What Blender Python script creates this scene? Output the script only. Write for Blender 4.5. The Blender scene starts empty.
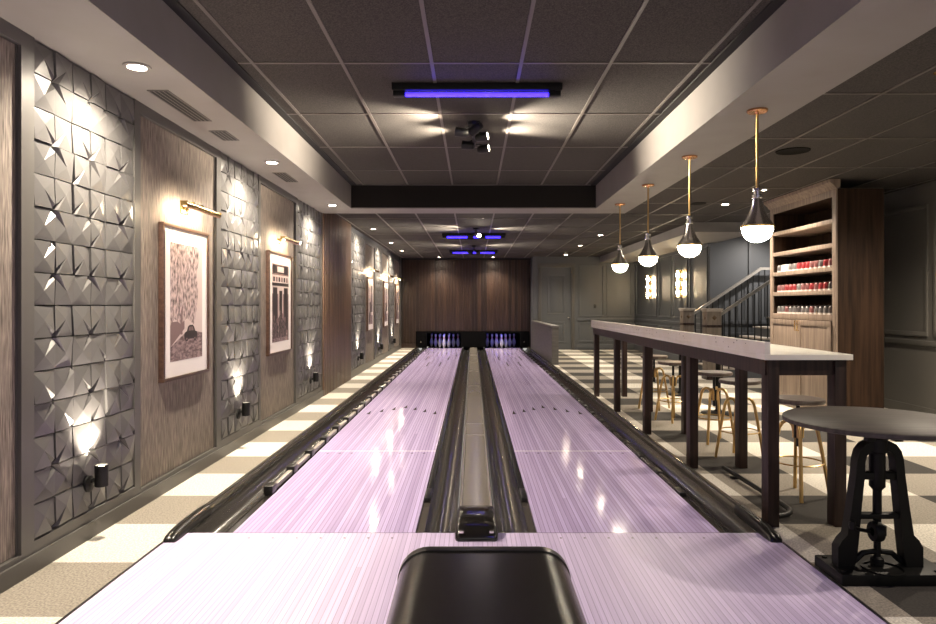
import bpy, bmesh, math, random
from mathutils import Vector, Matrix
random.seed(7)
PI = math.pi
S = bpy.context.scene
C = S.collection

# ------------------------------------------------------------------ helpers
class MB:
    def __init__(s): s.bm = bmesh.new(); s.mi = 0
    def _f(s, vs):
        try:
            f = s.bm.faces.new(vs); f.material_index = s.mi; return f
        except ValueError: return None
    def box(s, x0, x1, y0, y1, z0, z1, bev=0):
        if x0 > x1: x0, x1 = x1, x0
        if y0 > y1: y0, y1 = y1, y0
        if z0 > z1: z0, z1 = z1, z0
        v = [s.bm.verts.new(p) for p in ((x0,y0,z0),(x1,y0,z0),(x1,y1,z0),(x0,y1,z0),(x0,y0,z1),(x1,y0,z1),(x1,y1,z1),(x0,y1,z1))]
        fs = [s._f([v[i] for i in q]) for q in ((3,2,1,0),(4,5,6,7),(0,1,5,4),(1,2,6,5),(2,3,7,6),(3,0,4,7))]
        if bev:
            es = {e for f in fs for e in f.edges}
            r = bmesh.ops.bevel(s.bm, geom=list(es), offset=bev, segments=2, affect='EDGES', profile=.6)
            for f in r['faces']: f.material_index = s.mi
        return s
    def poly(s, pts): s._f([s.bm.verts.new(p) for p in pts]); return s
    def prism(s, prof, a, b, axis='y', cap=True):
        # prof: 2D outline; axis y -> (x,z), axis x -> (y,z), axis z -> (x,y)
        def P(p, t):
            return (p[0], t, p[1]) if axis == 'y' else (t, p[0], p[1]) if axis == 'x' else (p[0], p[1], t)
        A = [s.bm.verts.new(P(p, a)) for p in prof]; B = [s.bm.verts.new(P(p, b)) for p in prof]
        n = len(prof)
        for i in range(n): s._f([A[i], A[(i+1)%n], B[(i+1)%n], B[i]])
        if cap: s._f(A[::-1]); s._f(B)
        return s
    def lathe(s, prof, c=(0,0,0), seg=20, rot=None, sy=1):
        rings = []
        R = rot or Matrix.Identity(3); c = Vector(c)
        for r, z in prof:
            if r < 1e-6: rings.append([s.bm.verts.new(c + R @ Vector((0,0,z)))])
            else: rings.append([s.bm.verts.new(c + R @ Vector((r*math.cos(2*PI*k/seg), sy*r*math.sin(2*PI*k/seg), z))) for k in range(seg)])
        for a, b in zip(rings, rings[1:]):
            for k in range(seg):
                k2 = (k+1) % seg
                if len(a) == 1 and len(b) == 1: continue
                if len(a) == 1: s._f([a[0], b[k2], b[k]][::-1])
                elif len(b) == 1: s._f([a[k], a[k2], b[0]])
                else: s._f([a[k], a[k2], b[k2], b[k]])
        return s
    def tube(s, pts, r, seg=8, closed=False, cap=True):
        pts = [Vector(p) for p in pts]; n = len(pts); rings = []
        rs = r if isinstance(r, (list, tuple)) else [r]*n
        up0 = None
        for i, p in enumerate(pts):
            if closed: d = pts[(i+1) % n] - pts[i-1]
            else: d = pts[min(i+1, n-1)] - pts[max(i-1, 0)]
            d.normalize()
            if up0 is None: up0 = Vector((0,0,1)) if abs(d.z) < .9 else Vector((1,0,0))
            u = (up0 - d*up0.dot(d))
            if u.length < 1e-4: u = d.orthogonal()
            u.normalize(); up0 = u; w = d.cross(u)
            rings.append([s.bm.verts.new(p + rs[i]*(u*math.cos(2*PI*k/seg) + w*math.sin(2*PI*k/seg))) for k in range(seg)])
        m = n if closed else n-1
        for i in range(m):
            a, b = rings[i], rings[(i+1) % n]
            for k in range(seg): s._f([a[k], a[(k+1)%seg], b[(k+1)%seg], b[k]])
        if cap and not closed: s._f(rings[0][::-1]); s._f(rings[-1])
        return s
    def cyl(s, a, b, r, seg=16): return s.tube([a, b], r, seg)
    def build(s, name, mats, parent=None, loc=None, smooth=40):
        bm = s.bm
        bmesh.ops.recalc_face_normals(bm, faces=bm.faces[:])
        off = Vector((0,0,0))
        if loc is not None: off = Vector(loc)
        elif parent is not None: off = parent_off(parent)
        if off.length: bmesh.ops.translate(bm, verts=bm.verts[:], vec=-off)
        if smooth:
            for f in bm.faces: f.smooth = True
            a = math.radians(smooth)
            for e in bm.edges:
                if len(e.link_faces) == 2 and e.calc_face_angle(0) > a: e.smooth = False
        me = bpy.data.meshes.new(name); bm.to_mesh(me); bm.free()
        for m in (mats if isinstance(mats, (list, tuple)) else [mats]): me.materials.append(m)
        o = bpy.data.objects.new(name, me); C.objects.link(o)
        if parent is not None: o.parent = parent
        elif loc is not None: o.location = loc
        return o
def parent_off(p):
    v = Vector((0,0,0))
    while p is not None:
        if not p.get('_local'): v += p.location
        p = p.parent
    return v
def tag(o, label, cat, group=None):
    o['label'] = label; o['category'] = cat
    if group: o['group'] = group
    return o
def thing(name, label, cat, loc=(0,0,0), group=None):
    o = bpy.data.objects.new(name, None); o.empty_display_size = .1; C.objects.link(o); o.location = loc
    return tag(o, label, cat, group)
def struct(o): o['kind'] = 'structure'; return o
def dup(root, loc, label, rz=0, group=None):
    r = root.copy(); C.objects.link(r); r.location = loc; r.rotation_euler = (0,0,rz); r['label'] = label
    if group: r['group'] = group
    for ch in root.children:
        c = ch.copy(); C.objects.link(c); c.parent = r
        for g in ch.children:
            d = g.copy(); C.objects.link(d); d.parent = c
    return r

# ------------------------------------------------------------------ materials
def nt(name):
    m = bpy.data.materials.new(name); m.use_nodes = True
    t = m.node_tree; b = t.nodes['Principled BSDF']; return m, t, b
def col3(c): return (c[0], c[1], c[2], 1)
def mat(name, c, rough=.5, metal=0, noise=None, bump=None, emit=None, coat=0, spec=None):
    m, t, b = nt(name); N = t.nodes; L = t.links
    b.inputs['Base Color'].default_value = col3(c); b.inputs['Roughness'].default_value = rough; b.inputs['Metallic'].default_value = metal
    if coat: b.inputs['Coat Weight'].default_value = coat; b.inputs['Coat Roughness'].default_value = .08
    if spec is not None: b.inputs['Specular IOR Level'].default_value = spec
    if emit: b.inputs['Emission Color'].default_value = col3(emit[0]); b.inputs['Emission Strength'].default_value = emit[1]
    if noise or bump:
        tc = N.new('ShaderNodeTexCoord'); mp = N.new('ShaderNodeMapping'); L.new(tc.outputs['Object'], mp.inputs['Vector'])
        sc = (noise or bump)['scale']; mp.inputs['Scale'].default_value = sc if isinstance(sc, tuple) else (sc,)*3
        nz = N.new('ShaderNodeTexNoise'); nz.inputs['Scale'].default_value = 1; nz.inputs['Detail'].default_value = 4
        L.new(mp.outputs['Vector'], nz.inputs['Vector'])
        if noise:
            r = N.new('ShaderNodeValToRGB'); r.color_ramp.elements[0].position = noise.get('lo', .35); r.color_ramp.elements[1].position = noise.get('hi', .65)
            r.color_ramp.elements[0].color = col3(c); r.color_ramp.elements[1].color = col3(noise['c2'])
            L.new(nz.outputs['Fac'], r.inputs['Fac']); L.new(r.outputs['Color'], b.inputs['Base Color'])
        if bump:
            bp = N.new('ShaderNodeBump'); bp.inputs['Strength'].default_value = bump['s']; bp.inputs['Distance'].default_value = bump.get('d', .005)
            L.new(nz.outputs['Fac'], bp.inputs['Height']); L.new(bp.outputs['Normal'], b.inputs['Normal'])
    return m
M = {}
M['slate'] = mat('slate_paint', (.088,.093,.101), .45)
M['frame_grey'] = mat('frame_paint', (.085,.081,.076), .42)
M['relief'] = mat('relief_tile_paint', (.098,.096,.095), .3)
M['soffit'] = mat('soffit_paint', (.225,.21,.198), .6, noise=dict(scale=3, c2=(.205,.19,.178)))
M['tile'] = mat('ceiling_tile', (.018,.015,.013), .92, noise=dict(scale=110, c2=(.066,.057,.049), lo=.36, hi=.70))
M['grid'] = mat('ceiling_grid_metal', (.10,.087,.076), .45)
M['black_gap'] = mat('black_gap', (.006,.006,.006), .7)
M['grass'] = mat('grasscloth', (.07,.057,.047), .8, noise=dict(scale=(150,150,9), c2=(.335,.28,.235), lo=.3, hi=.72), bump=dict(scale=(150,150,9), s=.3))
M['slat'] = mat('dark_wood_slat', (.02,.0105,.007), .42, noise=dict(scale=(30,30,1.2), c2=(.056,.03,.019), lo=.3, hi=.75))
M['slat_b'] = mat('dark_wood_slat_lighter', (.028,.0145,.009), .42, noise=dict(scale=(30,30,1.2), c2=(.072,.039,.024), lo=.3, hi=.75))
M['slat_c'] = mat('dark_wood_slat_deep', (.013,.007,.005), .42, noise=dict(scale=(30,30,1.2), c2=(.034,.019,.012), lo=.3, hi=.75))
M['slat2_b'] = mat('walnut_slat_deep', (.05,.027,.017), .4, noise=dict(scale=(30,30,1.2), c2=(.13,.075,.048), lo=.3, hi=.75))
M['slat2'] = mat('walnut_slat', (.075,.042,.026), .4, noise=dict(scale=(30,30,1.2), c2=(.19,.115,.075), lo=.3, hi=.75))
M['walnut'] = mat('espresso_wood', (.017,.009,.008), .42, noise=dict(scale=(40,40,2), c2=(.04,.022,.018)), spec=.3)
M['cab'] = mat('cabinet_wood', (.17,.125,.095), .5, noise=dict(scale=(30,30,2), c2=(.27,.205,.16)))
M['cabdark'] = mat('cabinet_side_wood', (.014,.007,.004), .5, noise=dict(scale=(20,20,1.2), c2=(.04,.021,.012)), spec=.2)
M['black'] = mat('black_plastic', (.012,.011,.010), .28)
M['gutter'] = mat('gutter_plastic', (.03,.027,.024), .19, spec=.8)
M['gutcap'] = mat('gutter_cap', (.07,.062,.053), .2, spec=.8)
M['return_top'] = mat('ball_return_shell', (.006,.0045,.004), .27, noise=dict(scale=(6,10,6), c2=(.012,.009,.008)), spec=.4)
M['iron'] = mat('cast_iron', (.004,.004,.004), .5, spec=.22)
M['blackmetal'] = mat('black_metal', (.007,.007,.007), .45, spec=.3)
M['brass'] = mat('brass', (.80,.55,.22), .22, 1)
M['gold'] = mat('gold_tube', (.62,.41,.17), .3, 1)
M['copper'] = mat('copper_brass', (.75,.40,.20), .25, 1)
M['chrome'] = mat('polished_nickel', (.74,.72,.68), .2, .95)
M['marble'] = mat('white_quartz', (.88,.84,.74), .35, noise=dict(scale=9, c2=(.93,.90,.82)), spec=.35)
M['white'] = mat('white_sole', (.62,.59,.56), .5)
M['red'] = mat('red_leather', (.21,.016,.02), .4)
M['grey'] = mat('grey_leather', (.115,.105,.105), .45)
M['pinkgrey'] = mat('worn_red_leather', (.17,.062,.062), .45)
M['darkleather'] = mat('dark_leather', (.05,.04,.04), .4)
M['matboard'] = mat('mat_board', (.80,.76,.74), .8)
M['pframe'] = mat('picture_frame_wood', (.045,.022,.015), .4, noise=dict(scale=(40,4,40), c2=(.08,.043,.03)))
M['seat'] = mat('stool_seat_wood', (.07,.05,.042), .4, noise=dict(scale=(6,60,6), c2=(.13,.10,.085)))
M['ttop'] = mat('grey_table_top', (.045,.037,.032), .5, noise=dict(scale=(4,50,4), c2=(.085,.07,.06)), spec=.3)
M['pin'] = mat('pin_white', (.8,.8,.82), .25)
M['pinred'] = mat('pin_red', (.6,.02,.03), .3)
M['pit'] = mat('pit_black', (.003,.003,.0035), .7, spec=.08)
M['rail'] = mat('handrail_paint', (.24,.225,.205), .4)
M['newel'] = mat('newel_wood', (.12,.095,.075), .5, noise=dict(scale=(30,30,3), c2=(.18,.145,.115)))
M['tread'] = mat('stair_tread', (.42,.37,.32), .5)
M['bumper'] = mat('bumper_rail', (.33,.30,.27), .3)
M['tray_end'] = mat('tray_end_dark', (.016,.014,.013), .8, spec=.1)
M['grille'] = mat('speaker_grille', (.012,.011,.010), .9, spec=.05)
M['vent'] = mat('vent_paint', (.10,.092,.086), .6)
M['warm'] = mat('downlight_lens', (1,1,1), .5, emit=((1,.86,.68), 95))
M['opal'] = mat('opal_glass_lit', (1,.95,.85), .3, emit=((1,.89,.70), 36))
M['pic'] = mat('picture_light_diffuser', (1,1,1), .5, emit=((1,.85,.62), 110))
M['sconce'] = mat('sconce_glass_lit', (1,.9,.7), .3, emit=((1,.80,.52), 110))
M['uv'] = mat('violet_tube', (.25,.15,.9), .3, emit=((.014,.006,1), 6))
M['bulb'] = mat('spot_bulb', (1,1,1), .3, emit=((1,.85,.62), 40))
M['cleartop'] = mat('clear_cover', (.21,.19,.165), .26, spec=.6)
# thin glass for the pendant shoulders
m, t, b = nt('smoky_clear'); b.inputs['Base Color'].default_value = (.5,.48,.45,1); b.inputs['Roughness'].default_value = .05; b.inputs['Transmission Weight'].default_value = .85; M['smoky'] = m

def lane_mat(name, ca, cb, rough, bw=.0267):
    m, t, b = nt(name); N = t.nodes; L = t.links
    tc = N.new('ShaderNodeTexCoord'); sep = N.new('ShaderNodeSeparateXYZ'); L.new(tc.outputs['Object'], sep.inputs[0])
    def math_(op, a, bb=None):
        n = N.new('ShaderNodeMath'); n.operation = op
        for i, v in enumerate((a, bb)):
            if v is None: continue
            if isinstance(v, (int, float)): n.inputs[i].default_value = v
            else: L.new(v, n.inputs[i])
        return n.outputs[0]
    bx = math_('DIVIDE', sep.outputs['X'], bw); fl = math_('FLOOR', bx); fr = math_('FRACT', bx)
    off = math_('MULTIPLY', fl, 3.7)
    wn = N.new('ShaderNodeTexWhiteNoise'); wn.noise_dimensions = '2D'
    ly = math_('FLOOR', math_('DIVIDE', math_('ADD', sep.outputs['Y'], off), 40.))
    cmb = N.new('ShaderNodeCombineXYZ'); L.new(fl, cmb.inputs[0]); L.new(ly, cmb.inputs[1]); L.new(cmb.outputs[0], wn.inputs['Vector'])
    mp = N.new('ShaderNodeMapping'); mp.inputs['Scale'].default_value = (170, .7, 1); L.new(tc.outputs['Object'], mp.inputs['Vector'])
    nz = N.new('ShaderNodeTexNoise'); nz.inputs['Scale'].default_value = 1; nz.inputs['Detail'].default_value = 5; L.new(mp.outputs[0], nz.inputs['Vector'])
    edge = math_('LESS_THAN', fr, .14)
    f = math_('ADD', math_('MULTIPLY', wn.outputs['Value'], .42), math_('MULTIPLY', math_('SUBTRACT', nz.outputs['Fac'], .3), .85))
    f = math_('ADD', f, math_('MULTIPLY', edge, .75)); 
    r = N.new('ShaderNodeValToRGB'); r.color_ramp.elements[0].color = col3(ca); r.color_ramp.elements[1].color = col3(cb)
    r.color_ramp.elements[0].position = .1; r.color_ramp.elements[1].position = 1.0
    L.new(f, r.inputs['Fac']); L.new(r.outputs['Color'], b.inputs['Base Color'])
    b.inputs['Roughness'].default_value = rough
    # lane oil: slow ripple
    mp2 = N.new('ShaderNodeMapping'); mp2.inputs['Scale'].default_value = (14, 2.2, 1); L.new(tc.outputs['Object'], mp2.inputs['Vector'])
    n2 = N.new('ShaderNodeTexNoise'); n2.inputs['Scale'].default_value = 1; L.new(mp2.outputs[0], n2.inputs['Vector'])
    bp = N.new('ShaderNodeBump'); bp.inputs['Strength'].default_value = .12; bp.inputs['Distance'].default_value = .01
    L.new(n2.outputs['Fac'], bp.inputs['Height']); L.new(bp.outputs[0], b.inputs['Normal'])
    return m
M['lane'] = lane_mat('lane_boards', (.76,.64,.99), (.34,.25,.47), .10)  # violet tube light is put into the board colour
M['approach'] = lane_mat('approach_boards', (.82,.71,.98), (.44,.35,.57), .36)  # same violet light tint painted into the approach boards
M['ink'] = mat('lane_marker', (.02,.012,.016), .7, spec=.05)
M['seam'] = mat('lane_seam', (.85,.8,.82), .3)

def carpet_mat():
    m, t, b = nt('check_carpet'); N = t.nodes; L = t.links
    tc = N.new('ShaderNodeTexCoord'); sep = N.new('ShaderNodeSeparateXYZ'); L.new(tc.outputs['Object'], sep.inputs[0])
    def mth(op, a, bb=None):
        n = N.new('ShaderNodeMath'); n.operation = op
        for i, v in enumerate((a, bb)):
            if v is None: continue
            if isinstance(v, (int, float)): n.inputs[i].default_value = v
            else: L.new(v, n.inputs[i])
        return n.outputs[0]
    # buffalo check: a dark stripe every second tile in both directions
    sx = mth('LESS_THAN', mth('FRACT', mth('DIVIDE', mth('SUBTRACT', sep.outputs['X'], 1.86-12.2), 1.22)), .5)
    left = mth('LESS_THAN', sep.outputs['X'], 0)
    sx = mth('MULTIPLY', sx, mth('SUBTRACT', 1, left))
    sy = mth('LESS_THAN', mth('FRACT', mth('DIVIDE', mth('SUBTRACT', sep.outputs['Y'], 4.065-12.1), 1.21)), .5)
    s = mth('MULTIPLY', mth('ADD', sx, sy), .5)
    nz = N.new('ShaderNodeTexNoise'); nz.inputs['Scale'].default_value = 95; nz.inputs['Detail'].default_value = 3; L.new(tc.outputs['Object'], nz.inputs['Vector'])
    r = N.new('ShaderNodeValToRGB'); r.color_ramp.interpolation = 'CONSTANT'
    e = r.color_ramp.elements; e[0].position = 0; e[0].color = (.72,.68,.60,1); e[1].position = .25; e[1].color = (.30,.27,.225,1)
    x = e.new(.75); x.color = (.034,.03,.026,1)
    L.new(s, r.inputs['Fac'])
    mx = N.new('ShaderNodeMix'); mx.data_type = 'RGBA'; mx.blend_type = 'MULTIPLY'; mx.inputs[0].default_value = 1
    r2 = N.new('ShaderNodeValToRGB'); r2.color_ramp.elements[0].position = .3; r2.color_ramp.elements[0].color = (.55,.55,.55,1); r2.color_ramp.elements[1].position = .65; r2.color_ramp.elements[1].color = (1.1,1.1,1.1,1)
    L.new(nz.outputs['Fac'], r2.inputs['Fac']); L.new(r.outputs['Color'], mx.inputs[6]); L.new(r2.outputs['Color'], mx.inputs[7]); L.new(mx.outputs[2], b.inputs['Base Color'])
    b.inputs['Roughness'].default_value = .95
    bp = N.new('ShaderNodeBump'); bp.inputs['Strength'].default_value = .25; bp.inputs['Distance'].default_value = .004; L.new(nz.outputs['Fac'], bp.inputs['Height']); L.new(bp.outputs[0], b.inputs['Normal'])
    return m
M['carpet'] = carpet_mat()

def light(name, kind, loc, energy, color=(1,.86,.68), size=.03, aim=None, angle=100, blend=.8):
    d = bpy.data.lights.new(name, kind); d.energy = energy; d.color = color
    if kind in ('SPOT', 'POINT'): d.shadow_soft_size = size
    if kind == 'SPOT': d.spot_size = math.radians(angle); d.spot_blend = blend
    o = bpy.data.objects.new(name, d); C.objects.link(o); o.location = loc
    if aim is not None: o.rotation_euler = Vector(aim).to_track_quat('-Z', 'Y').to_euler()
    return o

# ------------------------------------------------------------------ camera
cam = bpy.data.cameras.new('camera'); co = bpy.data.objects.new('camera', cam); C.objects.link(co)
co.location = (0,0,1.32); co.rotation_euler = (PI/2,0,0)
cam.sensor_width = 36; cam.lens = 675/936*36; cam.shift_x = -4.8/936; cam.shift_y = -7.2/936; cam.clip_start = .05
S.camera = co

# ------------------------------------------------------------------ setting
XL = -2.2; ZS = 2.642; ZT = 2.97; ZC = 2.74; YB = 20.6
f = MB(); f.box(-2.35,-1.727,-1.2,YB,-.12,0); f.box(1.727,7.2,-1.2,YB,-.12,0)
struct(f.build('floor', M['carpet']))

c = MB(); c.box(-1.68,1.70,-1.2,9.3,ZT,ZT+.06); c.box(-2.35,2.2,9.75,YB,ZC,ZC+.06); c.box(2.2,7.2,-1.2,YB,ZC,ZC+.06)
ceil = struct(c.build('ceiling', M['tile']))
g = MB()
def bars(x0,x1,y0,y1,z,xs,ys):
    for x in xs:
        if x0 < x < x1: g.box(x-.012,x+.012,y0,y1,z-.006,z)
    for y in ys:
        if y0 < y < y1: g.box(x0,x1,y-.012,y+.012,z-.0055,z)
xs = [-.28+.61*k for k in range(-6,16)]; ys = [4.60-1.225*4+1.225*k for k in range(0,18)]
bars(-1.67,1.69,-1.2,9.29,ZT,xs,ys)
bars(-2.19,2.19,9.77,20.3,ZC,xs,[9.86+1.22*k for k in range(9)])
bars(2.21,6.5,-1.2,20.3,ZC,[2.745+.612*k for k in range(6)],[4.53-1.22*4+1.22*k for k in range(17)])
g.build('ceiling_grid', M['grid'], ceil)
g = MB(); g.box(-1.67,-1.60,-1.2,9.28,ZT-.012,ZT+.0005); g.box(1.62,1.69,-1.2,9.28,ZT-.012,ZT+.0005)
g.build('shadow_gap', M['black_gap'], ceil)

struct(MB().box(XL-.15,-1.67,-1.2,9.77,ZS,ZT+.06).build('trim_1', M['soffit']))
struct(MB().box(1.69,2.2,-1.2,9.77,ZS,ZT+.06).build('trim_2', M['soffit']))
struct(MB().box(-1.67,1.69,9.27,9.77,ZS,ZT+.06).build('trim_3', M['soffit']))
struct(MB().box(-1.669,1.689,9.262,9.2695,ZS+.012,ZT-.013).build('trim_8', M['tray_end']))  # thin near-black sheet over the tray's far end face
struct(MB().box(3.75,4.92,11.6,19.95,2.57,ZC).build('trim_4', M['soffit']))

struct(MB().box(XL-.15,XL,-1.2,YB,0,ZC).build('wall_left', M['slate']))

# left wall: stiles, rails
G = [(1.2,3.245),(4.41,5.72),(6.91,8.28),(13.66,14.94),(16.2,17.5),(18.65,20.1)]
T = [(3.341,4.333),(5.82,6.85),(8.37,9.68),(12.02,13.55),(14.99,16.1),(17.55,18.58)]
allp = sorted([(a,b,'g') for a,b in G] + [(a,b,'t') for a,b in T] + [(9.75,11.92,'w')])
fr = MB(); prev = .9
for a,b,k in allp:
    fr.box(XL,XL+.03,prev,a,0,ZS)
    if k == 'g':
        fr.box(XL,XL+.03,a,b,0,.115); fr.box(XL,XL+.03,a,b,2.57,ZS)
        fr.box(XL,XL+.012,a,a+.012,.115,2.57); fr.box(XL,XL+.012,b-.012,b,.115,2.57)
    if k == 't': fr.prism([(XL+.03,.15),(XL+.03,.0),(XL+.001,.0),(XL+.001,.165)],a,b)
    prev = b
fr.box(XL,XL+.03,prev,YB-.07,0,ZS+.09)
struct(fr.build('trim_5', M['frame_grey'], smooth=None))
struct(MB().box(XL+.03,XL+.045,.9,9.75,0,.09).build('baseboard_left', M['frame_grey']))

gl = ['leftmost one, cut by the photo edge', 'behind the big picture of trees', 'behind the picture of the shop front', 'just past the wooden slat panel',
      'behind the middle picture of the far group', 'nearest the wooden end wall']
for (a,b),n in zip(G, gl):
    o = MB().box(XL+.001,XL+.008,a+.013,b-.013,.118,2.567).build('grasscloth_panel', M['grass'], loc=(XL,(a+b)/2,.1), smooth=None)
    tag(o, 'brown streaked grasscloth wall panel in grey frame, '+n, 'wall panel', 'grasscloth panels on the left wall')

# relief tile panels: folded square tiles in a grid
def relief(a, b, label):
    root = thing('relief_tile_panel', label, 'wall panel', (XL, (a+b)/2, .15), 'relief tile panels on the left wall')
    m = MB(); n = round((b-a)/.1667); w = (b-a)/n; rows = 15; h = (ZS-.004-.16)/rows; rnd = random.Random(int(a*100))
    x0 = XL+.004
    for i in range(n):
        for j in range(rows):
            y0, z0 = a+i*w+.003, .16+j*h+.003; y1, z1 = y0+w-.006, z0+h-.006
            cor = [(y0,z0),(y1,z0),(y1,z1),(y0,z1)]
            st = ((0 if i % 2 else 1) if j % 2 == 0 else (3 if i % 2 else 2))
            if rnd.random() < .22: st = rnd.randrange(4)
            q = [cor[(st+k) % 4] for k in range(4)]
            lp = lambda p, r, t: (p[0]+(r[0]-p[0])*t, p[1]+(r[1]-p[1])*t)
            hi = .026+rnd.uniform(-.003,.003)
            P = lp(q[0], q[2], .55)
            V = lambda p, h_: (x0+h_, p[0], p[1])
            a_, b_ = lp(q[0], q[1], .17), lp(q[0], q[3], .17)
            m.poly([V(q[1],hi-.006),V(q[2],hi-.011),V(P,hi+.004)]); m.poly([V(q[2],hi-.011),V(q[3],hi),V(P,hi+.004)])
            m.poly([V(q[3],hi),V(b_,hi+.004),V(P,hi+.004)]); m.poly([V(b_,hi+.004),V(q[0],.004),V(P,hi+.004)])
            m.poly([V(q[0],.004),V(a_,hi),V(P,hi+.004)]); m.poly([V(a_,hi),V(q[1],hi-.006),V(P,hi+.004)])
            ring = [V(q[0],.004),V(a_,hi),V(q[1],hi-.006),V(q[2],hi-.011),V(q[3],hi),V(b_,hi+.004)]
            for k in range(6):
                p1, p2 = ring[k], ring[(k+1) % 6]
                m.poly([p1,p2,(x0-.003,p2[1],p2[2]),(x0-.003,p1[1],p1[2])])
    m.build('tile_field', M['relief'], root, smooth=None)
    mm = MB(); mm.box(XL+.0005,XL+.002,a,b,.152,ZS-.001); mm.build('backing', M['black_gap'], root)
    return root
tl = ['nearest the camera','between the trees picture and the shop picture','just before the wooden slat panel',
      'just past the wooden slat panel','second past the wooden slat panel','farthest, close to the wooden end wall']
for (a,b),n in zip(T, tl): relief(a, b, 'dark grey folded relief tile wall panel, '+n)

# wooden slat bay on the left wall
m = MB(); m.mi = 2; m.box(XL,XL+.01,9.75,11.92,0,ZC); y = 9.755
while y < 11.9:
    m.mi = random.choice((0,0,1)); m.box(XL+.01,XL+.05,y,min(y+.088,11.92),0,ZC,.004); y += .112
struct(m.build('trim_6', [M['slat2'],M['slat2_b'],M['black_gap']]))

# end wall of dark boards with the pit opening
m = MB(); XR = 1.764; x = XL
while x < XR-.01:
    x1 = min(x+.094, XR); z0 = .51 if x1 > -1.70 else 0
    m.mi = random.choice((0,0,1,2)); m.box(x,x1-.006,YB,YB+.03,z0,ZC,.003); m.box(x1-.008,x1,YB+.012,YB+.03,z0,ZC); x += .094
m.box(XL-.1,-1.56,YB+.03,YB+.1,0,ZC); m.box(1.56,XR,YB+.03,YB+.1,0,ZC); m.box(1.74,XR,YB,YB+.03,0,.51); m.box(-1.56,1.56,YB+.03,YB+.1,.52,ZC)
struct(m.build('wall_back', [M['slat'],M['slat_b'],M['slat_c']]))
m = MB(); m.box(XL,-1.56,YB-.02,YB-.001,0,.14); struct(m.build('baseboard_back', M['slat']))
m = MB(); m.box(XL,XR,YB-.05,YB-.002,ZC-.05,ZC-.001); struct(m.build('trim_7', M['black_gap']))

# ------------------------------------------------------------------ panelled walls on the right
YD = 19.9; XW = 4.78
m = MB(); m.box(1.764,1.9,YD,YB+.1,0,ZC); m.box(1.9,2.02,YD,YD+.12,0,ZC); m.box(2.90,XW+.14,YD,YD+.12,0,ZC); m.box(2.02,2.90,YD,YD+.12,2.43,ZC); m.box(1.95,2.97,YD+.121,YD+.15,0,2.6)
def frame_y(mb, x0,x1,z0,z1,y,w=.045,d=.022):   # moulding frame on a wall facing -Y
    mb.box(x0,x1,y-d,y,z0,z0+w,.006); mb.box(x0,x1,y-d,y,z1-w,z1,.006); mb.box(x0,x0+w,y-d,y,z0+w,z1-w,.006); mb.box(x1-w,x1,y-d,y,z0+w,z1-w,.006)
def frame_x(mb, y0,y1,z0,z1,x,w=.045,d=.022):   # wall facing -X
    mb.box(x-d,x,y0,y1,z0,z0+w,.006); mb.box(x-d,x,y0,y1,z1-w,z1,.006); mb.box(x-d,x,y0,y0+w,z0+w,z1-w,.006); mb.box(x-d,x,y1-w,y1,z0+w,z1-w,.006)
for x0,x1 in ((3.12,3.86),(3.93,4.68)):
    frame_y(m,x0,x1,.97,2.52,YD); frame_y(m,x0,x1,.22,.80,YD)
m.box(3.08,XW,YD-.035,YD,.85,.92,.008); m.box(3.08,XW,YD-.02,YD,0,.15,.006)
struct(m.build('wall_far', M['slate']))
m = MB(); m.box(XW,XW+.14,13.6,YD,0,ZC)
for y0,y1 in ((17.5,19.7),(16.25,17.3),(15.0,16.1),(13.72,14.85)):
    frame_x(m,y0,y1,1.0,2.5,XW); frame_x(m,y0,y1,.2,.80,XW)
m.box(XW-.035,XW,13.6,YD,.86,.93,.008); m.box(XW-.02,XW,13.6,YD,0,.15,.006); m.box(XW-.05,XW,13.6,YD,2.5,2.57,.01)
struct(m.build('wall_right', M['slate']))
m = MB(); m.box(XW+.14,7.2,13.6,13.74,0,ZC); m.box(XW+.14,7.2,13.565,13.6,.93,1.0,.006); m.box(XW+.14,7.2,13.58,13.6,.70,.76,.006); m.box(5.55,5.61,13.57,13.6,1.0,ZC)
struct(m.build('wall_stair', M['slate']))
m = MB(); m.box(5.3,5.45,-1.2,9.4,0,ZC); m.box(4.7,5.3,9.35,9.45,0,ZC)
m.box(5.28,5.3,-1.2,9.35,0,.12,.005); frame_x(m,7.85,9.2,.95,2.5,5.3,.05,.02); frame_x(m,5.0,7.75,.95,2.5,5.3,.05,.02); m.box(5.27,5.3,-1.2,9.35,.84,.9,.006)
struct(m.build('wall_side', mat('side_wall_paint', (.17,.16,.143), .5)))
# low divider wall
m = MB(); m.box(1.735,1.88,14.8,19.88,0,.80)
m.box(1.72,1.895,14.78,19.88,.80,.86,.006)
struct(m.build('wall_low', M['cabdark'] if False else mat('divider_wood', (.085,.08,.075), .5, noise=dict(scale=(4,2,30), c2=(.12,.11,.10)))))

# door
d = MB(); d.box(2.021,2.899,YD+.03,YD+.07,.005,2.429)
for (x0,x1,z0,z1) in ((2.2,2.72,1.02,2.2),(2.2,2.72,.2,.82)):
    frame_y(d,x0,x1,z0,z1,YD+.03,.05,.018); d.box(x0+.09,x1-.09,YD+.018,YD+.03,z0+.09,z1-.09,.008)
door = struct(d.build('door_1', M['slate'], loc=(2.46,YD,0)))
d = MB(); d.box(1.92,2.02,YD-.03,YD+.05,0,2.43,.006); d.box(2.90,3.0,YD-.03,YD+.05,0,2.43,.006); d.box(1.92,3.0,YD-.03,YD+.05,2.43,2.54,.006)
d.build('door_frame', M['frame_grey'], door)
d = MB(); d.lathe([(0,0),(.03,0),(.03,.012),(.012,.016),(.012,.05),(.03,.058),(.032,.075),(.02,.088),(0,.09)],(2.82,YD+.03,.95),14,Matrix.Rotation(PI/2,3,'X'))
d.build('door_knob', M['chrome'], door)
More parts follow.
